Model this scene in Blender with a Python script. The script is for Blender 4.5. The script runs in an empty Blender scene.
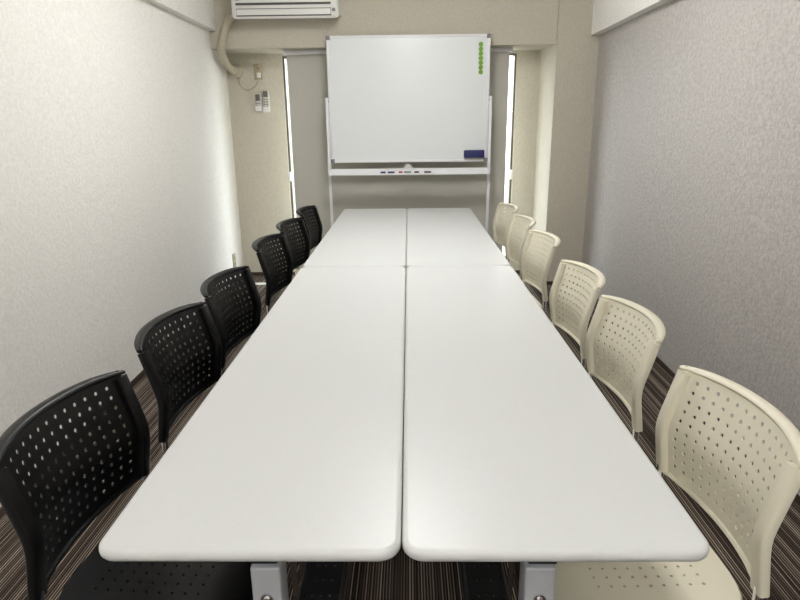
import bpy, bmesh, math, random
from mathutils import Vector, Matrix
random.seed(7)
C = bpy.context.scene.collection
PI = math.pi

# ------------------------------------------------------------------ helpers
def finish(bm, ang=38):
    bmesh.ops.recalc_face_normals(bm, faces=bm.faces)
    a = math.radians(ang)
    for f in bm.faces: f.smooth = len(f.verts) <= 8
    for e in bm.edges:
        if len(e.link_faces) == 2 and e.calc_face_angle(0) > a: e.smooth = False

def obj(name, bm, mat, parent=None, kind=None, label=None, ang=38):
    finish(bm, ang)
    me = bpy.data.meshes.new(name); bm.to_mesh(me); bm.free()
    o = bpy.data.objects.new(name, me); C.objects.link(o)
    if mat: me.materials.append(mat)
    if parent: o.parent = parent
    if kind: o['kind'] = kind
    if label: o['label'] = label
    return o

def tag(o, label, cat, group=None):
    o['label'] = label; o['category'] = cat
    if group: o['group'] = group
    return o

def thing(name, label, cat, loc=(0, 0, 0), rotz=0, group=None):
    o = bpy.data.objects.new(name, None); C.objects.link(o)
    o.empty_display_size = .1
    o.location = loc; o.rotation_euler = (0, 0, rotz)
    return tag(o, label, cat, group)

def dup(root, loc, rotz, label):
    r = root.copy(); C.objects.link(r); r.location = loc; r.rotation_euler = (0, 0, rotz)
    r['label'] = label
    def rec(src, dst):
        for ch in list(src.children):
            c = ch.copy(); C.objects.link(c); c.parent = dst
            rec(ch, c)
    rec(root, r)
    return r

def box(bm, x0, x1, y0, y1, z0, z1, r=0, seg=2):
    m = Matrix.Translation(((x0+x1)/2, (y0+y1)/2, (z0+z1)/2)) @ Matrix.Diagonal((x1-x0, y1-y0, z1-z0, 1))
    g = bmesh.ops.create_cube(bm, size=1, matrix=m)
    if r > 0:
        es = list({e for v in g['verts'] for e in v.link_edges})
        bmesh.ops.bevel(bm, geom=es, offset=r, segments=seg, affect='EDGES', profile=.5, clamp_overlap=True)

def cyl(bm, p0, p1, r, n=16, r2=None):
    p0 = Vector(p0); p1 = Vector(p1); d = p1-p0
    m = Matrix.Translation((p0+p1)/2) @ d.to_track_quat('Z', 'Y').to_matrix().to_4x4()
    bmesh.ops.create_cone(bm, cap_ends=True, segments=n, radius1=r, radius2=r if r2 is None else r2, depth=d.length, matrix=m)

def lathe(bm, prof, origin, axis='Z', n=24):
    rings = []
    for (r, h) in prof:
        ring = []
        for k in range(n):
            a = 2*PI*k/n
            if axis == 'Z': p = (r*math.cos(a), r*math.sin(a), h)
            elif axis == 'Y': p = (r*math.cos(a), h, r*math.sin(a))
            else: p = (h, r*math.cos(a), r*math.sin(a))
            ring.append(bm.verts.new(Vector(p)+Vector(origin)))
        rings.append(ring)
    for a, b in zip(rings, rings[1:]):
        for k in range(n): bm.faces.new((a[k], a[(k+1) % n], b[(k+1) % n], b[k]))
    bm.faces.new(rings[0]); bm.faces.new(rings[-1])

def catmull(P, n=8):
    P = [Vector(p) for p in P]
    Q = [P[0]*2-P[1]] + P + [P[-1]*2-P[-2]]
    out = []
    for i in range(1, len(Q)-2):
        a, b, c, d = Q[i-1:i+3]
        for k in range(n):
            t = k/n
            out.append(.5*((2*b)+(c-a)*t+(2*a-5*b+4*c-d)*t*t+(3*b-a-3*c+d)*t**3))
    out.append(P[-1]); return out

def sweep(bm, pts, prof, side=None):
    """closed profile (list of (a,b)) swept along pts; a along side vector, b along the other normal"""
    pts = [Vector(p) for p in pts]; rings = []
    ref = Vector(side) if side else None
    prev = None
    for i, p in enumerate(pts):
        t = (pts[min(i+1, len(pts)-1)]-pts[max(i-1, 0)]).normalized()
        if ref is not None: s = ref - t*ref.dot(t)
        else:
            if prev is None:
                u = Vector((0, 0, 1)) if abs(t.z) < .8 else Vector((1, 0, 0))
                s = u - t*u.dot(t)
            else: s = prev - t*prev.dot(t)
        s.normalize(); prev = s
        w = t.cross(s)
        rings.append([bm.verts.new(p+s*a+w*b) for a, b in prof])
    n = len(prof)
    for a, b in zip(rings, rings[1:]):
        for k in range(n): bm.faces.new((a[k], a[(k+1) % n], b[(k+1) % n], b[k]))
    bm.faces.new(rings[0]); bm.faces.new(rings[-1])

def circ(r, n=10, r2=None):
    r2 = r if r2 is None else r2
    return [(r*math.cos(2*PI*k/n), r2*math.sin(2*PI*k/n)) for k in range(n)]

def rrect(hx, hy, r, n=4):
    out = []
    for cx, cy, a0 in ((hx-r, hy-r, 0), (-hx+r, hy-r, PI/2), (-hx+r, -hy+r, PI), (hx-r, -hy+r, 1.5*PI)):
        for k in range(n+1):
            a = a0+PI/2*k/n
            out.append((cx+r*math.cos(a), cy+r*math.sin(a)))
    return out

def slab(bm, hx, hy, R, layers, n=6):
    """rounded rectangle with an edge profile; layers = [(inset, z)] from bottom to top"""
    rings = []
    for ins, z in layers:
        rings.append([bm.verts.new((x, y, z)) for x, y in rrect(hx-ins, hy-ins, max(R-ins, .002), n)])
    k = len(rings[0])
    for a, b in zip(rings, rings[1:]):
        for i in range(k): bm.faces.new((a[i], a[(i+1) % k], b[(i+1) % k], b[i]))
    bm.faces.new(rings[0]); bm.faces.new(rings[-1])

# ------------------------------------------------------------------ materials
def srgb(r, g, b):
    f = lambda c: (c/255/12.92) if c/255 <= .04045 else ((c/255+.055)/1.055)**2.4
    return (f(r), f(g), f(b), 1)

def mat(name, col, rough=.5, metal=0, spec=.5, noise=0, nscale=200, bump=0, bscale=300, coat=0):
    m = bpy.data.materials.new(name); m.use_nodes = True
    nt = m.node_tree; b = nt.nodes['Principled BSDF']
    b.inputs['Base Color'].default_value = col
    b.inputs['Roughness'].default_value = rough; b.inputs['Metallic'].default_value = metal
    b.inputs['Specular IOR Level'].default_value = spec
    if coat: b.inputs['Coat Weight'].default_value = coat
    tc = nt.nodes.new('ShaderNodeTexCoord')
    if noise:
        n = nt.nodes.new('ShaderNodeTexNoise'); n.inputs['Scale'].default_value = nscale; n.inputs['Detail'].default_value = 3
        nt.links.new(tc.outputs['Object'], n.inputs['Vector'])
        r = nt.nodes.new('ShaderNodeValToRGB')
        r.color_ramp.elements[0].position = .3; r.color_ramp.elements[1].position = .7
        r.color_ramp.elements[0].color = tuple(c*(1-noise) for c in col[:3])+(1,)
        r.color_ramp.elements[1].color = tuple(min(1, c*(1+noise)) for c in col[:3])+(1,)
        nt.links.new(n.outputs['Fac'], r.inputs['Fac']); nt.links.new(r.outputs['Color'], b.inputs['Base Color'])
    if bump:
        n2 = nt.nodes.new('ShaderNodeTexNoise'); n2.inputs['Scale'].default_value = bscale; n2.inputs['Detail'].default_value = 4
        nt.links.new(tc.outputs['Object'], n2.inputs['Vector'])
        bp = nt.nodes.new('ShaderNodeBump'); bp.inputs['Strength'].default_value = bump; bp.inputs['Distance'].default_value = .002
        nt.links.new(n2.outputs['Fac'], bp.inputs['Height']); nt.links.new(bp.outputs['Normal'], b.inputs['Normal'])
    return m

def wallpaper(name, col, amp, weave=140, bump=.35, rough=.85, spec=.2, mott=75, mw=1.0):
    """woven cloth wallpaper: two crossed stretched noises"""
    m = bpy.data.materials.new(name); m.use_nodes = True
    nt = m.node_tree; L = nt.links.new; b = nt.nodes['Principled BSDF']
    b.inputs['Roughness'].default_value = rough; b.inputs['Specular IOR Level'].default_value = spec
    tc = nt.nodes.new('ShaderNodeTexCoord')
    outs = []
    for sc in ((weave*.35, weave*.35, weave*2.2), (weave*1.8, weave*1.8, weave*.3)):
        mp = nt.nodes.new('ShaderNodeMapping'); mp.inputs['Scale'].default_value = sc
        L(tc.outputs['Object'], mp.inputs['Vector'])
        n = nt.nodes.new('ShaderNodeTexNoise'); n.inputs['Scale'].default_value = 1; n.inputs['Detail'].default_value = 2
        L(mp.outputs['Vector'], n.inputs['Vector']); outs.append(n)
    n3 = nt.nodes.new('ShaderNodeTexNoise'); n3.inputs['Scale'].default_value = mott; n3.inputs['Detail'].default_value = 4
    L(tc.outputs['Object'], n3.inputs['Vector'])
    a1 = nt.nodes.new('ShaderNodeMath'); a1.operation = 'ADD'
    L(outs[0].outputs['Fac'], a1.inputs[0]); L(outs[1].outputs['Fac'], a1.inputs[1])
    a2 = nt.nodes.new('ShaderNodeMath'); a2.operation = 'ADD'
    wm = nt.nodes.new('ShaderNodeMath'); wm.operation = 'MULTIPLY_ADD'; wm.inputs[1].default_value = mw; wm.inputs[2].default_value = .5-.5*mw
    L(n3.outputs['Fac'], wm.inputs[0]); L(a1.outputs[0], a2.inputs[0]); L(wm.outputs[0], a2.inputs[1])
    mr = nt.nodes.new('ShaderNodeMapRange'); mr.inputs['From Min'].default_value = 1.1; mr.inputs['From Max'].default_value = 1.9
    L(a2.outputs[0], mr.inputs['Value'])
    r = nt.nodes.new('ShaderNodeValToRGB')
    r.color_ramp.elements[0].color = tuple(c*(1-amp) for c in col[:3])+(1,)
    r.color_ramp.elements[1].color = tuple(min(1, c*(1+amp)) for c in col[:3])+(1,)
    L(mr.outputs['Result'], r.inputs['Fac']); L(r.outputs['Color'], b.inputs['Base Color'])
    bp = nt.nodes.new('ShaderNodeBump'); bp.inputs['Strength'].default_value = bump; bp.inputs['Distance'].default_value = .002
    L(a2.outputs[0], bp.inputs['Height']); L(bp.outputs['Normal'], b.inputs['Normal'])
    return m

def carpet(name):
    """carpet with fine random stripes running the length of the room"""
    m = bpy.data.materials.new(name); m.use_nodes = True
    nt = m.node_tree; L = nt.links.new; b = nt.nodes['Principled BSDF']
    b.inputs['Roughness'].default_value = .95; b.inputs['Specular IOR Level'].default_value = .1
    tc = nt.nodes.new('ShaderNodeTexCoord'); sp = nt.nodes.new('ShaderNodeSeparateXYZ')
    L(tc.outputs['Object'], sp.inputs['Vector'])
    def stripes(w, seed):
        d = nt.nodes.new('ShaderNodeMath'); d.operation = 'MULTIPLY_ADD'; d.inputs[1].default_value = 1/w; d.inputs[2].default_value = seed
        L(sp.outputs['X'], d.inputs[0])
        f = nt.nodes.new('ShaderNodeMath'); f.operation = 'FLOOR'; L(d.outputs[0], f.inputs[0])
        wn = nt.nodes.new('ShaderNodeTexWhiteNoise'); wn.noise_dimensions = '1D'; L(f.outputs[0], wn.inputs['W'])
        return wn.outputs['Value']
    s1 = stripes(.0085, 3.0); s2 = stripes(.00425, 17.0); s3 = stripes(.034, 9.0)
    fr = nt.nodes.new('ShaderNodeMath'); fr.operation = 'PINGPONG'; fr.inputs[1].default_value = .00425; L(sp.outputs['X'], fr.inputs[0])
    th = nt.nodes.new('ShaderNodeMapRange'); th.inputs['From Min'].default_value = .0024; th.inputs['From Max'].default_value = .0032; L(fr.outputs[0], th.inputs['Value'])
    am = nt.nodes.new('ShaderNodeMath'); am.operation = 'MULTIPLY_ADD'; am.inputs[1].default_value = .55; am.inputs[2].default_value = .12; L(s1, am.inputs[0])
    li = nt.nodes.new('ShaderNodeMath'); li.operation = 'MULTIPLY'; L(th.outputs['Result'], li.inputs[0]); L(am.outputs[0], li.inputs[1])
    m2 = nt.nodes.new('ShaderNodeMath'); m2.operation = 'MULTIPLY_ADD'; m2.inputs[1].default_value = .22; L(s2, m2.inputs[0]); L(li.outputs[0], m2.inputs[2])
    mx = nt.nodes.new('ShaderNodeMath'); mx.operation = 'MULTIPLY_ADD'; mx.inputs[1].default_value = .10; L(s3, mx.inputs[0]); L(m2.outputs[0], mx.inputs[2])
    n = nt.nodes.new('ShaderNodeTexNoise'); n.inputs['Scale'].default_value = 260; n.inputs['Detail'].default_value = 2
    L(tc.outputs['Object'], n.inputs['Vector'])
    ad = nt.nodes.new('ShaderNodeMath'); ad.operation = 'MULTIPLY_ADD'; ad.inputs[1].default_value = .22; L(n.outputs['Fac'], ad.inputs[0]); L(mx.outputs[0], ad.inputs[2])
    r = nt.nodes.new('ShaderNodeValToRGB'); e = r.color_ramp.elements
    e[0].position = .16; e[0].color = srgb(*CARPET[0]); e[1].position = .95; e[1].color = srgb(*CARPET[3])
    x = e.new(.42); x.color = srgb(*CARPET[1]); x = e.new(.66); x.color = srgb(*CARPET[2])
    L(ad.outputs[0], r.inputs['Fac']); L(r.outputs['Color'], b.inputs['Base Color'])
    bp = nt.nodes.new('ShaderNodeBump'); bp.inputs['Strength'].default_value = .5; bp.inputs['Distance'].default_value = .003
    L(ad.outputs[0], bp.inputs['Height']); L(bp.outputs['Normal'], b.inputs['Normal'])
    return m

CARPET = [(34, 29, 27), (74, 65, 58), (122, 109, 98), (190, 178, 160)]
M = {}
M['wall_beige'] = wallpaper('wallpaper_beige', srgb(246, 243, 237), .06, 120, .5, mott=70, mw=1.8)
M['wall_tan'] = wallpaper('wallpaper_tan', srgb(198, 192, 177), .07, 120, .4, mott=80, mw=1.6)
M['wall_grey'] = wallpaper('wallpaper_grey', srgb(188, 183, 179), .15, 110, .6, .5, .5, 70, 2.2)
M['ceiling'] = mat('ceiling_paint', srgb(232, 230, 225), .9, spec=.2, bump=.2)
M['carpet'] = carpet('striped_carpet')
M['base'] = mat('baseboard_vinyl', srgb(62, 48, 40), .5, noise=.1, nscale=60)
M['table'] = mat('table_laminate', srgb(208, 209, 208), .32, spec=.22, noise=.01, nscale=80)
M['steel'] = mat('painted_grey_steel', srgb(186, 188, 194), .4, metal=.1, noise=.03, nscale=300)
M['darksteel'] = mat('dark_steel', srgb(38, 38, 40), .45, metal=.3, noise=.05, nscale=200)
M['chrome'] = mat('chrome', (.75, .75, .77, 1), .14, metal=1, noise=.02, nscale=50)
M['black'] = mat('black_plastic', srgb(9, 9, 10), .38, spec=.36, bump=.05, bscale=900)
M['cream'] = mat('cream_plastic', srgb(222, 216, 196), .40, spec=.5, bump=.05, bscale=900)
M['rubber'] = mat('rubber', srgb(30, 30, 31), .7, noise=.1)
M['board'] = mat('whiteboard_enamel', srgb(232, 235, 236), .25, spec=.5, noise=.005, nscale=20)
M['whitemetal'] = mat('white_painted_metal', srgb(236, 236, 238), .35, noise=.01, nscale=100)
M['cap'] = mat('grey_plastic', srgb(130, 130, 132), .5, noise=.03)
M['whiteplastic'] = mat('white_plastic', srgb(232, 230, 226), .4, noise=.01, nscale=60)
M['acdark'] = mat('vent_dark_plastic', srgb(84, 80, 76), .6, noise=.05)
M['hose'] = mat('duct_tape_beige', srgb(186, 177, 156), .7, noise=.05, nscale=40, bump=.3, bscale=60)
M['outlet'] = mat('outlet_beige', srgb(176, 165, 138), .5, noise=.03)
M['slot'] = mat('socket_dark', srgb(70, 62, 50), .6, noise=.05)
M['navy'] = mat('navy_plastic', srgb(26, 32, 92), .45, noise=.06)
M['green'] = mat('green_magnet', srgb(116, 164, 48), .4, noise=.05)
M['red'] = mat('red_plastic', srgb(170, 30, 30), .4, noise=.05)
M['ink'] = mat('black_marker_plastic', srgb(26, 26, 30), .4, noise=.05)
M['screen'] = mat('remote_screen', srgb(92, 88, 84), .3, noise=.05)
M['button'] = mat('remote_button', srgb(135, 128, 124), .5, noise=.05)
M['blind'] = mat('blind_fabric', srgb(196, 193, 183), .75, spec=.25, noise=.03, nscale=500, bump=.1, bscale=900)
M['alu'] = mat('window_aluminium', srgb(110, 104, 94), .4, metal=.6, noise=.05)
M['remote'] = mat('remote_plastic', srgb(206, 201, 196), .45, noise=.02)
M['felt'] = mat('eraser_felt', srgb(168, 168, 165), .9, noise=.1)
M['clear'] = mat('clear_grey_plastic', srgb(196, 196, 192), .25, noise=.02)

def glass_mat():
    m = bpy.data.materials.new('window_glass'); m.use_nodes = True
    nt = m.node_tree; nt.nodes.clear()
    o = nt.nodes.new('ShaderNodeOutputMaterial'); t = nt.nodes.new('ShaderNodeBsdfTransparent')
    g = nt.nodes.new('ShaderNodeBsdfGlossy'); g.inputs['Roughness'].default_value = .05
    x = nt.nodes.new('ShaderNodeMixShader'); x.inputs['Fac'].default_value = .06
    t.inputs['Color'].default_value = (.93, .95, .95, 1)
    nt.links.new(t.outputs[0], x.inputs[1]); nt.links.new(g.outputs[0], x.inputs[2]); nt.links.new(x.outputs[0], o.inputs['Surface'])
    return m
M['glass'] = glass_mat()

def lamp_mat(strength):
    m = bpy.data.materials.new('lamp_diffuser'); m.use_nodes = True
    b = m.node_tree.nodes['Principled BSDF']
    b.inputs['Base Color'].default_value = (.9, .9, .9, 1)
    b.inputs['Emission Color'].default_value = (1, 1, .99, 1)
    b.inputs['Emission Strength'].default_value = strength
    return m

# ------------------------------------------------------------------ the room
CEIL = 2.50
Y_BACK, Y_NICHE, Y_HEAD, Y_COL = -2.0, 5.17, 4.80, 4.78
XR = 1.400                             # right wall at the column; it too is slightly out of square
def xr(y): return 1.400-.0149*(4.78-y)
XL0, XL1 = -1.395, -1.472               # the left wall is very slightly out of square
X_COL, X_COLB = 1.095, 1.058          # the column's left face, front and back edge
Z_HEAD = 1.834
def xl(y): return XL0+(XL1-XL0)*y/5.17
WX0, WX1, WZ0, WZ1 = -1.018, .872, .05, 1.815      # window opening

def prism(bm, poly, z0, z1):
    a = [bm.verts.new((x, y, z0)) for x, y in poly]; b = [bm.verts.new((x, y, z1)) for x, y in poly]
    n = len(poly)
    for k in range(n): bm.faces.new((a[k], a[(k+1) % n], b[(k+1) % n], b[k]))
    bm.faces.new(a); bm.faces.new(b)

bm = bmesh.new(); box(bm, -1.62, 1.55, Y_BACK-.1, 5.4, -.1, 0); obj('floor', bm, M['carpet'], kind='structure')
bm = bmesh.new(); box(bm, -1.62, 1.55, Y_BACK-.1, 5.4, CEIL, CEIL+.1); obj('ceiling', bm, M['ceiling'], kind='structure')
bm = bmesh.new(); prism(bm, [(xl(Y_BACK), Y_BACK), (xl(5.4), 5.4), (-1.62, 5.4), (-1.62, Y_BACK)], 0, CEIL); obj('wall_left', bm, M['wall_beige'], kind='structure')
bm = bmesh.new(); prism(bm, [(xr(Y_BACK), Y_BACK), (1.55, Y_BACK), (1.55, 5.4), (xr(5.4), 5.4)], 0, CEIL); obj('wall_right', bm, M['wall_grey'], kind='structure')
bm = bmesh.new(); box(bm, -1.62, 1.55, Y_BACK-.1, Y_BACK, 0, CEIL); obj('wall_front', bm, M['wall_beige'], kind='structure')
# back wall of the niche, around the window opening
bm = bmesh.new()
box(bm, xl(5.2)-.005, WX0, Y_NICHE, 5.4, 0, CEIL); box(bm, WX1, X_COLB, Y_NICHE, 5.4, 0, CEIL)
box(bm, WX0, WX1, Y_NICHE, 5.4, WZ1, CEIL); box(bm, WX0, WX1, Y_NICHE, 5.4, 0, WZ0)
obj('wall_back', bm, M['wall_tan'], kind='structure')
# header beam over the niche, column at its right, the two beams along the side walls
bm = bmesh.new(); prism(bm, [(xl(Y_HEAD)-.004, Y_HEAD), (X_COL, Y_HEAD), (X_COLB, Y_NICHE), (xl(Y_NICHE)-.004, Y_NICHE)], Z_HEAD, CEIL); obj('wall_header', bm, M['wall_tan'], kind='structure')
bm = bmesh.new(); prism(bm, [(X_COL, Y_COL), (XR, Y_COL), (XR, 5.4), (X_COLB, 5.4), (X_COLB, Y_NICHE)], 0, CEIL); obj('wall_column', bm, M['wall_tan'], kind='structure')
bm = bmesh.new(); prism(bm, [(xr(Y_BACK)-.060, Y_BACK), (xr(Y_BACK)+.002, Y_BACK), (xr(Y_COL)+.002, Y_COL), (xr(Y_COL)-.060, Y_COL)], 1.890, CEIL); obj('wall_beam_right', bm, M['wall_beige'], kind='structure')
bm = bmesh.new(); prism(bm, [(xl(Y_BACK)+.050, Y_BACK), (xl(Y_HEAD)+.050, Y_HEAD), (xl(Y_HEAD), Y_HEAD), (xl(Y_BACK), Y_BACK)], 1.955, CEIL); obj('wall_beam_left', bm, M['wall_beige'], kind='structure')
# low vinyl baseboards
BH = .03
bm = bmesh.new(); prism(bm, [(xl(Y_BACK)+.006, Y_BACK), (xl(Y_NICHE)+.006, Y_NICHE), (xl(Y_NICHE), Y_NICHE), (xl(Y_BACK), Y_BACK)], 0, BH); obj('baseboard_left', bm, M['base'], kind='structure')
bm = bmesh.new(); prism(bm, [(xr(Y_BACK)-.006, Y_BACK), (xr(Y_BACK), Y_BACK), (xr(Y_COL), Y_COL), (xr(Y_COL)-.006, Y_COL)], 0, BH); obj('baseboard_right', bm, M['base'], kind='structure')
bm = bmesh.new()
box(bm, xl(5.17)+.006, WX0, Y_NICHE-.006, Y_NICHE, 0, BH); box(bm, WX1, X_COLB-.006, Y_NICHE-.006, Y_NICHE, 0, BH)
prism(bm, [(X_COL-.006, Y_COL-.006), (X_COL, Y_COL-.006), (X_COLB, Y_NICHE), (X_COLB-.006, Y_NICHE)], 0, BH); box(bm, X_COL, XR-.006, Y_COL-.006, Y_COL, 0, BH)
obj('baseboard_back', bm, M['base'], kind='structure')

# window behind the blind
bm = bmesh.new()
yw0, yw1 = 5.19, 5.25
box(bm, WX0, WX0+.017, yw0, yw1, WZ0, WZ1); box(bm, WX1-.017, WX1, yw0, yw1, WZ0, WZ1)
box(bm, WX0+.017, WX1-.017, yw0, yw1, WZ1-.014, WZ1); box(bm, WX0+.017, WX1-.017, yw0, yw1, WZ0, WZ0+.05)
box(bm, -.10, -.04, yw0, yw1, WZ0+.05, WZ1-.014)
win = obj('window_1', bm, M['alu'], kind='structure')
bm = bmesh.new(); box(bm, WX0+.017, WX1-.017, 5.215, 5.221, WZ0+.05, WZ1-.014); obj('window_pane', bm, M['glass'], win)
for x in (WX0+.008, WX1-.008):
    bm = bmesh.new(); box(bm, x-.012, x+.012, yw0-.026, yw0, .82, .90, .006); obj('window_pull', bm, M['whiteplastic'], win, label='white sash pull')

# roller blind hung under the header
BY = 4.97
BX0, BX1 = -.940, .781
t = thing('roller_blind', 'grey roller blind pulled down over the window behind the whiteboard', 'blind', ((BX0+BX1)/2, BY, 0))
w = (BX1-BX0)/2
bm = bmesh.new(); box(bm, -w-.022, w+.022, -.022, .03, 1.803, Z_HEAD-.001, .004); obj('cassette', bm, M['whitemetal'], t, label='pale cassette box')
bm = bmesh.new()
n = 24
rows = [(-.001, .0), (.001, .0)]
box(bm, -w, w, -.0012, .0012, .07, 1.806); obj('fabric', bm, M['blind'], t)
bm = bmesh.new(); box(bm, -w, w, -.007, .007, .045, .075, .004); obj('bottom_bar', bm, M['whitemetal'], t)

# ------------------------------------------------------------------ ceiling lights (above the frame)
M['lamp_dim'] = lamp_mat(18); M['lamp_mid'] = lamp_mat(38); M['lamp_bright'] = lamp_mat(51)
def ceiling_light(x, y, m, label, r=.21):
    t = thing('ceiling_light', label, 'light', (x, y, CEIL), 0, 'round ceiling lights')
    bm = bmesh.new(); lathe(bm, [(r*.9, 0), (r*.95, -.02), (r*.95, -.028)], (0, 0, 0), 'Z', 40); obj('housing', bm, M['whitemetal'], t)
    bm = bmesh.new(); lathe(bm, [(r, -.0285), (r, -.11)]+[(r*math.cos(a), -.11-.05*math.sin(a)) for a in (.3, .6, .9, 1.2, 1.45)], (0, 0, 0), 'Z', 40); obj('diffuser', bm, M[m], t)
ceiling_light(.02, -1.4, 'lamp_mid', 'unseen round ceiling light added at the near end of the room')  # unseen lamp added behind the camera to light the table leg fronts
ceiling_light(.02, .15, 'lamp_dim', 'round white ceiling light above the camera')
ceiling_light(-.01, 2.76, 'lamp_bright', 'round white ceiling light over the far half of the tables')

# ------------------------------------------------------------------ tables
TW, TL, TH = .2266, .9, .70
CX = -.0145
def table_parts(t, inner, ins):
    bm = bmesh.new(); r = .0115; lay = []
    for k in range(9):
        a = -PI/2+PI*k/8
        lay.append((r*.8*(1-math.cos(a)), TH-.0098+.0098*math.copysign(abs(math.sin(a))**.8, math.sin(a))))
    slab(bm, TW, TL, .034, lay, 8)
    obj('tabletop', bm, M['table'], t, ang=60)
    bm = bmesh.new(); box(bm, -.02, .02, -.77, .77, .632, .672, .004); obj('beam', bm, M['darksteel'], t)
    for s in (-1, 1):
        yc = s*(TL-ins)
        bm = bmesh.new(); box(bm, inner*.005-.0245, inner*.005+.0245, yc-.024, yc+.024, .07, .607, .004, 3)
        col = obj('leg', bm, M['steel'], t)
        bm = bmesh.new(); yy = yc+s*.024
        cyl(bm, (inner*.005, yy, .549), (inner*.005, yy+s*.004, .549), .010, 18); cyl(bm, (inner*.005, yy+s*.003, .549), (inner*.005, yy+s*.007, .549), .005, 6)
        obj('bolt', bm, M['chrome'], col, label='chrome bolt')
        bm = bmesh.new(); box(bm, -.024, .024, yc-s*.004-.018, yc-s*.004+.018, .605, .674, .004); obj('bracket', bm, M['darksteel'], col, label='dark bracket under the tabletop')
        bm = bmesh.new(); box(bm, -.2, .2, yc+s*.028-.024, yc+s*.028+.024, .05, .085, .012, 3); obj('foot', bm, M['steel'], col)
        for sx in (-1, 1):
            bm = bmesh.new()
            for q in (-1, 1): cyl(bm, (sx*.178+q*.011-.006, yc+s*.028, .0245), (sx*.178+q*.011+.006, yc+s*.028, .0245), .024, 20)
            box(bm, sx*.178-.006, sx*.178+.006, yc+s*.028-.01, yc+s*.028+.01, .02, .055)
            obj('caster', bm, M['rubber'], col)
    # dark perforated document shelf under the inner half of the top
    bm = bmesh.new(); NX, NY = 5, 40
    x0, x1, y0, y1 = sorted((inner*.04, inner*.115)) + [-.79, .76]
    dx = (x1-x0)/NX; dy = (y1-y0)/NY
    perf_grid(bm, [x0+dx*i for i in range(NX+1)], [y0+dy*j for j in range(NY+1)], .0035, lambda a, b: Vector((a, b, .47)), lambda a, b: Vector((a, b, .467)))
    for xx in (x0, x1): cyl(bm, (xx, y0, .469), (xx, y1, .469), .005, 8)
    for yy in (y0, 0, y1): cyl(bm, (inner*.012, yy, .469), (inner*.115, yy, .469), .005, 8); cyl(bm, (inner*.015, yy, .466), (inner*.015, yy, .66), .005, 8)
    obj('shelf', bm, M['darksteel'], t, label='dark perforated shelf under the tabletop')

def perf_grid(bm, xs, ys, r, F, B, margin_x=(), margin_y=(), skip=lambda i, j: False):
    """plate with one round hole per cell; xs, ys cell boundaries; F, B give the front and back surface; margins are plain cells outside"""
    X = list(margin_x[:len(margin_x)//2]) + list(xs) + list(margin_x[len(margin_x)//2:])
    Y = list(margin_y[:len(margin_y)//2]) + list(ys) + list(margin_y[len(margin_y)//2:])
    mx = len(margin_x)//2; my = len(margin_y)//2
    fv = {}; bv = {}
    for i, x in enumerate(X):
        for j, y in enumerate(Y):
            fv[i, j] = bm.verts.new(F(x, y)); bv[i, j] = bm.verts.new(B(x, y))
    for i in range(len(X)-1):
        for j in range(len(Y)-1):
            hole = mx <= i < mx+len(xs)-1 and my <= j < my+len(ys)-1 and not skip(i-mx, j-my)
            ks = [(i, j), (i+1, j), (i+1, j+1), (i, j+1)]
            if not hole:
                bm.faces.new([fv[k] for k in ks]); bm.faces.new([bv[k] for k in reversed(ks)]); continue
            cx = (X[i]+X[i+1])/2; cy = (Y[j]+Y[j+1])/2
            ang = [-PI/2-PI/8+PI/4*k for k in range(8)]
            hf = [bm.verts.new(F(cx+r*math.cos(a), cy+r*math.sin(a))) for a in ang]
            hb = [bm.verts.new(B(cx+r*math.cos(a), cy+r*math.sin(a))) for a in ang]
            for h, V in ((hf, fv), (hb, bv)):
                c = [V[k] for k in ks]
                for s in range(4):
                    bm.faces.new((c[s], c[(s+1) % 4], h[2*s+1], h[2*s]))
                    bm.faces.new((c[(s+1) % 4], h[(2*s+2) % 8], h[2*s+1]))
            for k in range(8): bm.faces.new((hf[k], hf[(k+1) % 8], hb[(k+1) % 8], hb[k]))
    nx, ny = len(X), len(Y)
    ring = [(i, 0) for i in range(nx)]+[(nx-1, j) for j in range(1, ny)]+[(i, ny-1) for i in range(nx-2, -1, -1)]+[(0, j) for j in range(ny-2, 0, -1)]
    return fv, bv, ring

def close_ring(bm, fv, bv, ring):
    for a, b in zip(ring, ring[1:]+ring[:1]): bm.faces.new((fv[a], fv[b], bv[b], bv[a]))

_pg = perf_grid
def perf_grid(bm, *a, **k):
    closed = k.pop('closed', True)
    r = _pg(bm, *a, **k)
    if closed: close_ring(bm, *r)
    return r

GAP = .0012
Y0 = .7245
specs = [(-1, 0, 'white rectangular meeting table in the foreground on the left, beside black chairs'),
         (1, 0, 'white rectangular meeting table in the foreground on the right, beside cream chairs'),
         (-1, 1, 'white rectangular meeting table at the whiteboard end, left half beside black chairs'),
         (1, 1, 'white rectangular meeting table at the whiteboard end, right half beside cream chairs')]
for s, k, lab in specs:
    t = thing('meeting_table', lab, 'table', (CX+s*(TW+GAP/2), Y0+TL+k*(2*TL+.004), 0), 0, 'white meeting tables pushed together')
    table_parts(t, -s, .072 if k else .101)

# ------------------------------------------------------------------ chairs (local: sitter faces +y, backrest near y = 0)
BW = .212                      # half width to the centre line of the side rails' outer edge
ZT, ZB, ZK = .756, .492, .605
def prof(z):
    a, b = .019+(z-ZK)*.15, .019-(z-ZK)*.27
    k = .012                     # smooth minimum
    h = max(k-abs(a-b), 0)/k
    return min(a, b)-h*h*k*.25
def bulge(x, z):
    f = .044+.016*(z-.5)/.25
    return -f*(1-(x/BW)**2)
def sag(x, z): return z-.011*(1-(x/BW)**2)*min(1, max(0, (.56-z)/(.56-ZB)))     # the lower edge bows down in the middle
def bf(x, z):
    z = sag(x, z); return Vector((x, prof(z)+bulge(x, z)+.0012, z))
def bb(x, z):
    z = sag(x, z); return Vector((x, prof(z)+bulge(x, z)-.0018, z))

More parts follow.
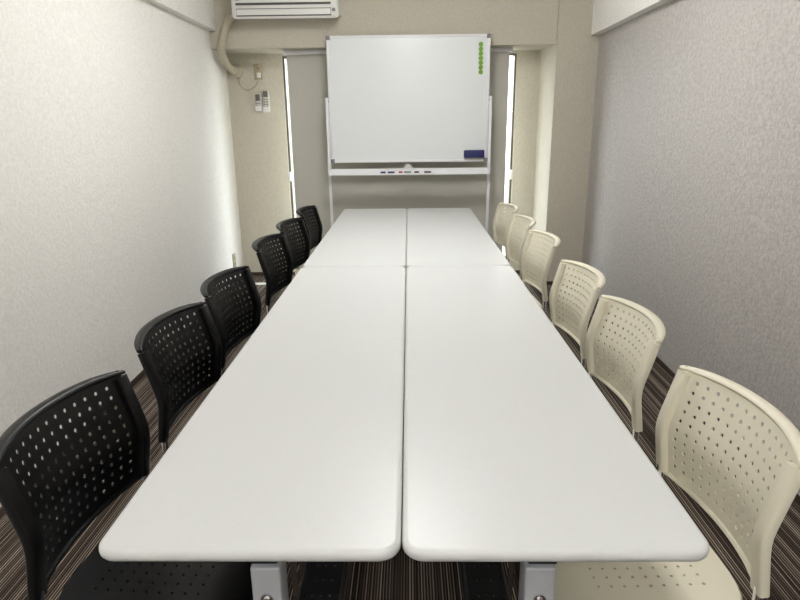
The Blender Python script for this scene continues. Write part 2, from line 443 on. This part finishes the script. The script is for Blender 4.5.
def make_chair(name, label, m, group):
    t = thing(name, label, 'chair', (0, 0, 0), 0, group)
    # --- backrest: perforated shell, side rails, rolled top lip, bottom rim
    bm = bmesh.new()
    px = .0270; pz = .0228
    xs = [(i-6.5)*px for i in range(14)]; zs = [.5105+pz*j for j in range(11)]
    perf_grid(bm, xs, zs, .0047, bf, bb, margin_x=(-BW+.012, -.182, .182, BW-.012), margin_y=(ZB, ZB+.010, .745, ZT))
    for s in (-1, 1):
        zz = [.492, .497]+[.504+.0182*k for k in range(14)]
        P = [(s*(BW-.0155), prof(z)+bulge(BW-.0155, z)+.002, z) for z in zz]
        sweep(bm, P, rrect(.0165, .0100, .006, 3), side=(1, 0, 0))
    N = 20
    xa = [-BW+.001+(2*BW-.002)*k/N for k in range(N+1)]
    lip = []
    for a in range(12):
        q = 2*PI*a/12; lip.append((.0085*math.cos(q), .0135*math.sin(q)))
    rings = []
    for x in xa:
        q = 1-.42*abs(x/BW)**7; c = Vector((x, prof(ZT)+bulge(x, ZT)-.005*q, ZT-.003-.006*(x/BW)**4))
        rings.append([bm.verts.new(c+Vector((0, b*q, a*q))) for a, b in lip])
    for a, b in zip(rings, rings[1:]):
        for k in range(12): bm.faces.new((a[k], a[(k+1) % 12], b[(k+1) % 12], b[k]))
    bm.faces.new(rings[0]); bm.faces.new(rings[-1])
    sweep(bm, [(x, prof(sag(x, ZB))+bulge(x, sag(x, ZB))+.001, sag(x, ZB)) for x in xa[1:-1]], circ(.0060, 8, .0085), side=(0, 0, 1))
    obj('backrest', bm, m, t)
    # --- seat: perforated dished pan with a rolled edge
    bm = bmesh.new()
    sx, y0, y1 = .212, -.012, .366
    yc = (y0+y1)/2; sy = (y1-y0)/2
    def zt(x, y):
        u = x/sx; v = (y-yc)/sy
        return .452-.012*max(0, 1-u*u)*max(0, 1-.7*v*v)-(.018*((v-.5)/.5)**2 if v > .5 else 0)
    F = lambda x, y: Vector((x, y, zt(x, y))); B = lambda x, y: Vector((x, y, zt(x, y)-.008))
    p = .0252
    xs = [(i-5.5)*p for i in range(12)]; ys = [yc-.020+(j-4.5)*p for j in range(10)]
    fv, bv, ring = perf_grid(bm, xs, ys, .0034, F, B, closed=False)
    hx = 5.5*p; hy = 4.5*p; cy = yc-.020
    def outline(k, s):
        co = fv[k].co; a = co.x/hx; b = (co.y-cy)/hy
        q = (abs(a)**4.6+abs(b)**4.6)**(1/4.6)
        ox, oy = a/q*sx, yc+b/q*sy
        return co.x+(ox-co.x)*s, co.y+(oy-co.y)*s
    prevf = [fv[k] for k in ring]; prevb = [bv[k] for k in ring]; n = len(ring)
    for s, dz, th in ((.35, 0, .008), (.7, .0, .008), (.93, .0, .010), (.985, -.004, .010), (1.0, -.011, .004)):
        nf = []; nb = []
        for k in ring:
            x, y = outline(k, s); z = zt(x, y)+dz
            nf.append(bm.verts.new((x, y, z))); nb.append(bm.verts.new((x, y, z-th)))
        for i in range(n):
            j = (i+1) % n
            bm.faces.new((prevf[i], prevf[j], nf[j], nf[i])); bm.faces.new((prevb[i], nb[i], nb[j], prevb[j]))
        prevf, prevb = nf, nb
    for i in range(n):
        j = (i+1) % n; bm.faces.new((prevf[i], prevf[j], prevb[j], prevb[i]))
    obj('seat', bm, m, t)
    # --- chrome frame
    bm = bmesh.new(); R = .0085; xr = BW-.014
    for s in (-1, 1):
        sweep(bm, catmull([(s*xr, .002, .52), (s*xr, .001, .46), (s*xr, .008, .424), (s*(xr-.003), .04, .414), (s*(xr-.006), .15, .414), (s*(xr-.006), .26, .414), (s*(xr-.006), .305, .412)], 6), circ(R))
    for y in (.07, .29): cyl(bm, (-xr, y, .412), (xr, y, .412), .007, 10)
    obj('frame', bm, M['chrome'], t)
    for s in (-1, 1):
        bm = bmesh.new(); sweep(bm, catmull([(s*(xr-.006), .30, .412), (s*(xr-.004), .328, .400), (s*(xr-.002), .340, .37), (s*(xr+.004), .348, .2), (s*(xr+.010), .356, .012)], 6), circ(R))
        l = obj('leg', bm, M['chrome'], t)
        bm = bmesh.new(); cyl(bm, (s*(xr+.010), .356, 0), (s*(xr+.010), .356, .03), .0125, 12, .0105); obj('foot_cap', bm, M['rubber'], l)
        bm = bmesh.new(); sweep(bm, catmull([(s*(xr-.022), .11, .408), (s*(xr-.020), .06, .403), (s*(xr-.016), .03, .38), (s*(xr-.004), -.01, .2), (s*(xr+.010), -.045, .012)], 6), circ(R))
        l = obj('leg', bm, M['chrome'], t)
        bm = bmesh.new(); cyl(bm, (s*(xr+.010), -.045, 0), (s*(xr+.010), -.045, .03), .0125, 12, .0105); obj('foot_cap', bm, M['rubber'], l)
    return t

ORD = ['nearest the camera', 'second from the camera', 'third from the camera', 'fourth from the camera', 'fifth from the camera', 'farthest from the camera, by the whiteboard']
right = [(.608, 1.077, .033), (.606, 1.662, .027), (.606, 2.180, .042), (.616, 2.882, .065), (.612, 3.420, .03), (.612, 3.963, .055)]
left = [(.653, 1.063, .058), (.644, 1.612, .058), (.636, 2.110, .069), (.642, 2.842, .07), (.640, 3.370, .09), (.632, 3.915, .05)]
first = None
for k, (x, y, a) in enumerate(right):
    lab = 'cream perforated plastic chair %s in the right-hand row' % ORD[k]
    loc = (x, y, 0); rz = PI/2+a
    if first is None:
        first = make_chair('stacking_chair', lab, M['cream'], 'cream chairs along the right of the tables'); first.location = loc; first.rotation_euler = (0, 0, rz)
    else: dup(first, loc, rz, lab)
first = None
for k, (x, y, a) in enumerate(left):
    lab = 'black perforated plastic chair %s in the left-hand row' % ORD[k]
    loc = (-x, y, 0); rz = -PI/2-a
    if first is None:
        first = make_chair('stacking_chair', lab, M['black'], 'black chairs along the left of the tables'); first.location = loc; first.rotation_euler = (0, 0, rz)
    else: dup(first, loc, rz, lab)

# ------------------------------------------------------------------ mobile whiteboard
WY = 4.73
BL, BR, BZ0, BZ1 = -.5985, .6005, .9985, 1.9025
t = thing('whiteboard', 'large white magnetic whiteboard on a wheeled stand at the head of the tables', 'whiteboard', (0, WY, 0))
bm = bmesh.new(); box(bm, BL+.012, BR-.012, -.006, .012, BZ0+.012, BZ1-.012); obj('writing_panel', bm, M['board'], t)
bm = bmesh.new()
for z0, z1 in ((BZ0, BZ0+.018), (BZ1-.018, BZ1)): box(bm, BL+.02, BR-.02, -.011, .016, z0, z1, .004)
for x0, x1 in ((BL, BL+.015), (BR-.015, BR)): box(bm, x0, x1, -.011, .016, BZ0+.02, BZ1-.02, .004)
obj('frame', bm, M['whitemetal'], t)
for x in (BL, BR):
    for z in (BZ0, BZ1):
        bm = bmesh.new(); sx = 1 if x < 0 else -1; sz = 1 if z < 1.4 else -1
        box(bm, min(x-.001*sx, x+.03*sx), max(x-.001*sx, x+.03*sx), -.0135, .018, min(z-.001*sz, z+.030*sz), max(z-.001*sz, z+.030*sz), .006)
        obj('corner_cap', bm, M['cap'], t, label='grey corner cap')
for s in (-1, 1):
    bm = bmesh.new(); px = .001+s*.6125
    box(bm, px-.0105, px+.0105, -.013, .013, .06, 1.474, .004)
    post = obj('post', bm, M['whitemetal'], t)
    bm = bmesh.new(); cyl(bm, (.001+s*.595, 0, 1.45), (.001+s*.603, 0, 1.45), .01); obj('pivot', bm, M['cap'], post)
    bm = bmesh.new(); box(bm, px-.016, px+.016, -.225, .160, .058, .088, .008); foot = obj('foot', bm, M['whitemetal'], t)
    for y in (-.2, .138):
        bm = bmesh.new()
        cyl(bm, (px-.010, y, .0255), (px+.010, y, .0255), .025, 20); box(bm, px-.013, px+.013, y-.01, y+.01, .035, .06)
        obj('caster', bm, M['rubber'], foot)
bm = bmesh.new(); box(bm, -.602, .604, -.012, .012, .15, .18, .004); obj('lower_rail', bm, M['whitemetal'], t)
# pen tray with a low front lip
bm = bmesh.new(); prf = [(-.130, .914), (-.130, .927), (-.127, .927), (-.127, .919), (-.068, .919), (-.068, .957), (-.064, .957), (-.064, .914)]
a = [bm.verts.new((-.600, y, z)) for y, z in prf]; b = [bm.verts.new((.602, y, z)) for y, z in prf]
for k in range(8): bm.faces.new((a[k], a[(k+1) % 8], b[(k+1) % 8], b[k]))
bm.faces.new(a); bm.faces.new(b)
for x0, x1 in ((-.606, -.600), (.602, .608)): box(bm, x0, x1, -.128, -.010, .914, .957, .001, 1)
obj('pen_tray', bm, M['whitemetal'], t)
bm = bmesh.new()
arc = [(.036*math.cos(PI*k/12), .032*math.sin(PI*k/12)) for k in range(13)]
a = [bm.verts.new((x-.005, -.068, .957+z)) for x, z in arc]; b = [bm.verts.new((x-.005, -.060, .957+z)) for x, z in arc]
box(bm, -.012, .002, -.062, -.006, .94, .975, .002, 1)
for k in range(13): bm.faces.new((a[k], a[(k+1) % 13], b[(k+1) % 13], b[k]))
bm.faces.new(a); bm.faces.new(b)
obj('tilt_lock', bm, M['clear'], t, label='pale semicircular tilt lock')

# markers on the tray
def marker(x0, x1, capw, mcap, lab):
    t = thing('marker_pen', lab, 'marker', ((x0+x1)/2, WY-.100, .9286), 0, 'markers on the whiteboard tray')
    h = (x1-x0)/2
    bm = bmesh.new(); lathe(bm, [(.004, -h+capw-.004), (.0088, -h+capw-.003), (.0088, h-.008), (.007, h)], (0, 0, 0), 'X', 16); obj('barrel', bm, M['whiteplastic'], t)
    bm = bmesh.new(); lathe(bm, [(.006, -h), (.0092, -h+.004), (.0094, -h+capw)], (0, 0, 0), 'X', 16); obj('cap', bm, mcap, t)
    bm = bmesh.new(); lathe(bm, [(.0091, h-.068), (.0091, h-.016)], (0, 0, 0), 'X', 16); obj('printed_band', bm, M['cap'] if mcap is M['red'] else mcap, t)
marker(-.215, -.092, .038, M['navy'], 'white marker pen with a navy cap, leftmost on the whiteboard tray')
marker(-.077, .030, .028, M['red'], 'white marker pen with a red cap in the middle of the whiteboard tray')
marker(.040, .184, .036, M['ink'], 'white marker pen with a black cap, rightmost on the whiteboard tray')

# eraser and magnets on the board
t = thing('board_eraser', 'navy blue board eraser stuck to the lower right of the whiteboard', 'eraser', (.496, WY-.0062, 1.053))
bm = bmesh.new(); box(bm, -.078, .078, -.036, -.0135, -.024, .033, .008, 3); obj('grip', bm, M['navy'], t)
bm = bmesh.new(); box(bm, -.074, .074, -.0140, -.0060, -.038, .026, .003); obj('felt_pad', bm, M['felt'], t, label='grey felt pad')
PLACE = ['topmost', 'second from the top', 'third from the top', 'middle one', 'third from the bottom', 'second from the bottom', 'lowest']
base = None
for k in range(7):
    z = 1.832-k*.0316; x = .5295+k*.0006
    if base is None:
        bm = bmesh.new(); lathe(bm, [(.0165, 0), (.0165, -.006), (.0145, -.0085), (.011, -.0085), (.010, -.0072), (.002, -.0072)], (0, 0, 0), 'Y', 24)
        base = obj('magnet', bm, M['green']); o = base
    else:
        o = base.copy(); C.objects.link(o)
    o.location = (x, WY-.0062, z)
    tag(o, 'round green magnet on the whiteboard, %s of the seven in a column' % PLACE[k], 'magnet', 'green magnets on the whiteboard')

# ------------------------------------------------------------------ air conditioner on the header
ax0, ax1 = -1.238, -.487
t = thing('air_conditioner', 'white wall-mounted air conditioner above the whiteboard', 'air conditioner', ((ax0+ax1)/2, Y_HEAD, 2.007))
h = (ax1-ax0)/2
bm = bmesh.new()
# cross-section rounded at the lower front edge, then end corners rounded by insetting the outline
sec = [(-.001, .034), (-.13, .020), (-.185, -.003), (-.205, -.002), (-.214, .014), (-.216, .14), (-.214, .22), (-.205, .258), (-.18, .27), (-.001, .27)]
rings = []
for x, s in ((-h, .90), (-h+.006, .95), (-h+.02, .985), (-h+.045, 1), (h-.045, 1), (h-.02, .985), (h-.006, .95), (h, .90)):
    rings.append([bm.verts.new((x, y*s if y < -.01 else y, .14+(z-.14)*s)) for y, z in sec])
for a, b in zip(rings, rings[1:]):
    for k in range(len(sec)): bm.faces.new((a[k], a[(k+1) % len(sec)], b[(k+1) % len(sec)], b[k]))
bm.faces.new(rings[0]); bm.faces.new(rings[-1])
obj('casing', bm, M['whiteplastic'], t)
bm = bmesh.new(); box(bm, -h+.035, h-.050, -.2195, -.20, .081, .096, .001); obj('intake_slot', bm, M['acdark'], t, label='dark horizontal slot')
bm = bmesh.new(); box(bm, -h+.035, h-.050, -.2165, -.195, .010, .060, .002)
sl = obj('outlet_opening', bm, M['acdark'], t, label='dark outlet seam')
bm = bmesh.new(); box(bm, -h+.037, h-.053, -.2205, -.2, .017, .0555, .004); obj('louver_flap', bm, M['whiteplastic'], t)
bm = bmesh.new(); box(bm, h-.044, h-.020, -.2185, -.2, .036, .058, .003); obj('signal_window', bm, M['cap'], t, label='small grey signal window')
bm = bmesh.new(); box(bm, -h+.030, -h+.065, -.2185, -.2, .112, .120, .001); obj('emblem', bm, M['cap'], t, label='small grey mark')

# wrapped refrigerant hose to the wall sleeve
t = thing('duct_hose', 'beige wrapped duct hose curving from the air conditioner into the wall', 'hose', (-1.38, 5.17, 1.70))
L0 = Vector((-1.38, 5.17, 1.70))
pts = [(-1.239, 4.735, 2.06), (-1.285, 4.745, 2.035), (-1.332, 4.755, 1.98), (-1.362, 4.762, 1.90), (-1.384, 4.768, 1.825), (-1.398, 4.85, 1.775), (-1.405, 4.98, 1.728), (-1.395, 5.09, 1.705), (-1.388, 5.169, 1.702)]
bm = bmesh.new(); sweep(bm, [p-L0 for p in catmull(pts, 8)], circ(.029, 14)); obj('hose', bm, M['hose'], t)
bm = bmesh.new(); lathe(bm, [(.054, -.001), (.054, -.012), (.046, -.03), (.031, -.034)], (-.008, 0, .002), 'Y', 28); obj('wall_sleeve', bm, M['hose'], t)

# outlet high on the niche wall, plug and cord
NY_ = Y_NICHE
def outlet(name, loc, rz, label, sockets):
    t = thing(name, label, 'outlet', loc, rz)
    bm = bmesh.new(); box(bm, -.036, .036, -.008, 0, -.060, .060, .004); obj('plate', bm, M['outlet'], t)
    for z in sockets:
        bm = bmesh.new(); box(bm, -.017, .017, -.0095, -.007, z-.020, z+.020, .002); s = obj('socket', bm, M['outlet'], t)
        bm = bmesh.new()
        for x in (-.0065, .0065): box(bm, x-.002, x+.002, -.0102, -.009, z-.008, z+.008)
        obj('slots', bm, M['slot'], s)
    return t
outlet('wall_outlet', (-1.214, NY_, 1.696), 0, 'beige outlet plate high on the back wall with a plug in it', (.026, -.026))
t = thing('power_cord', 'thin beige power cord looping from the hose to a plug in the outlet', 'cord', (-1.207, NY_, 1.673))
bm = bmesh.new(); box(bm, -.014, .014, -.042, -.0103, -.022, .016, .005); obj('plug', bm, M['whiteplastic'], t)
bm = bmesh.new(); sweep(bm, catmull([(-.166, -.012, -.030), (-.162, -.010, -.075), (-.128, -.009, -.108), (-.090, -.009, -.112), (-.045, -.010, -.090), (-.016, -.018, -.06), (-.003, -.030, -.020)], 8), circ(.004, 8)); obj('cable', bm, M['outlet'], t)

# two remote controls in wall holders
def remote(loc, w, hh, scr, label):
    t = thing('remote_control', label, 'remote control', loc, 0, 'remote controls on the back wall')
    bm = bmesh.new(); box(bm, -w, w, -.026, -.006, -hh, hh, .006, 3); obj('body', bm, M['remote'], t)
    bm = bmesh.new(); box(bm, -w+.005, w-.005, -.0275, -.02, hh-scr-.008, hh-.008, .001); obj('screen', bm, M['screen'], t)
    rows = 4
    for r in range(rows):
        for c in range(2):
            z = hh-scr-.026-r*.019; x = (-1+2*c)*w*.42
            bm = bmesh.new(); box(bm, x-w*.3, x+w*.3, -.0278, -.024, z-.005, z+.005, .001); obj('button', bm, M['button'], t)
    bm = bmesh.new(); box(bm, -w-.003, w+.003, -.030, -.0285, -hh-.004, -hh+.040, .0005); box(bm, -w-.003, w+.003, -.006, .001, -hh-.004, hh*.6); box(bm, -w-.003, w+.003, -.0285, -.006, -hh-.004, -hh-.001)
    for s in (-1, 1): box(bm, s*(w+.0015)-.0012, s*(w+.0015)+.0012, -.0285, -.005, -hh-.004, -hh+.04)
    obj('holder', bm, M['whiteplastic'], t)
remote((-1.229, NY_, 1.465), .0225, .068, .052, 'shorter white remote control in the left wall holder under the outlet')
remote((-1.165, NY_, 1.472), .0235, .084, .046, 'taller white remote control in the right wall holder under the outlet')
outlet('wall_outlet', (xl(4.88), 4.88, .20), PI/2, 'beige outlet low on the left wall near the back corner', (.026, -.026))

# flat white cable cover on the carpet in the corner
bm = bmesh.new(); prf = [(-.022, 0), (-.016, .009), (-.008, .012), (.008, .012), (.016, .009), (.022, 0)]
a = [bm.verts.new((-1.44, y, z)) for y, z in prf]; b = [bm.verts.new((-1.0, y, z)) for y, z in prf]
for k in range(6): bm.faces.new((a[k], a[(k+1) % 6], b[(k+1) % 6], b[k]))
bm.faces.new(a); bm.faces.new(b)
o = obj('cable_cover', bm, M['whiteplastic']); o.location = (0, 4.86, 0)
tag(o, 'flat white strip on the carpet in the left back corner', 'cable cover')

# ------------------------------------------------------------------ daylight outside the window
W = bpy.data.worlds.new('World'); bpy.context.scene.world = W; W.use_nodes = True
nt = W.node_tree; bg = nt.nodes['Background']
tc = nt.nodes.new('ShaderNodeTexCoord'); sp = nt.nodes.new('ShaderNodeSeparateXYZ'); nt.links.new(tc.outputs['Generated'], sp.inputs[0])
rp = nt.nodes.new('ShaderNodeValToRGB'); e = rp.color_ramp.elements     # overcast sky above, paved ground below the horizon
e[0].position = .44; e[0].color = (.18, .18, .175, 1); e[1].position = .56; e[1].color = (.93, .97, 1, 1)
mr = nt.nodes.new('ShaderNodeMath'); mr.operation = 'MULTIPLY_ADD'; mr.inputs[1].default_value = .5; mr.inputs[2].default_value = .5
nt.links.new(sp.outputs['Z'], mr.inputs[0]); nt.links.new(mr.outputs[0], rp.inputs['Fac']); nt.links.new(rp.outputs['Color'], bg.inputs['Color'])
bg.inputs['Strength'].default_value = 13
pl = bpy.data.lights.new('window_portal', 'AREA'); pl.shape = 'RECTANGLE'; pl.size = WX1-WX0; pl.size_y = WZ1-WZ0
pl.cycles.is_portal = True
po = bpy.data.objects.new('window_portal', pl); C.objects.link(po)
po.location = ((WX0+WX1)/2, 5.30, (WZ0+WZ1)/2); po.rotation_euler = (-PI/2, 0, 0)

# ------------------------------------------------------------------ camera
pitch, yaw, roll, H = .2881, -.0169, -.0111, 1.2945
cp, sp, cy, sy = math.cos(pitch), math.sin(pitch), math.cos(yaw), math.sin(yaw)
fw = Vector((sy*cp, cy*cp, -sp)); rt = Vector((cy, -sy, 0)); up = rt.cross(fw)
r2 = rt*math.cos(roll)+up*math.sin(roll); u2 = -rt*math.sin(roll)+up*math.cos(roll)
cam = bpy.data.cameras.new('camera'); cam.sensor_fit = 'HORIZONTAL'; cam.sensor_width = 36; cam.lens = 600/800*36; cam.clip_start = .02
co = bpy.data.objects.new('camera', cam); C.objects.link(co)
m = Matrix((r2, u2, -fw)).transposed().to_4x4(); m.translation = Vector((0, 0, H)); co.matrix_world = m
sc = bpy.context.scene; sc.camera = co
sc.view_settings.view_transform = 'Standard'; sc.view_settings.look = 'None'; sc.view_settings.gamma = 1
sc.view_settings.exposure = 0
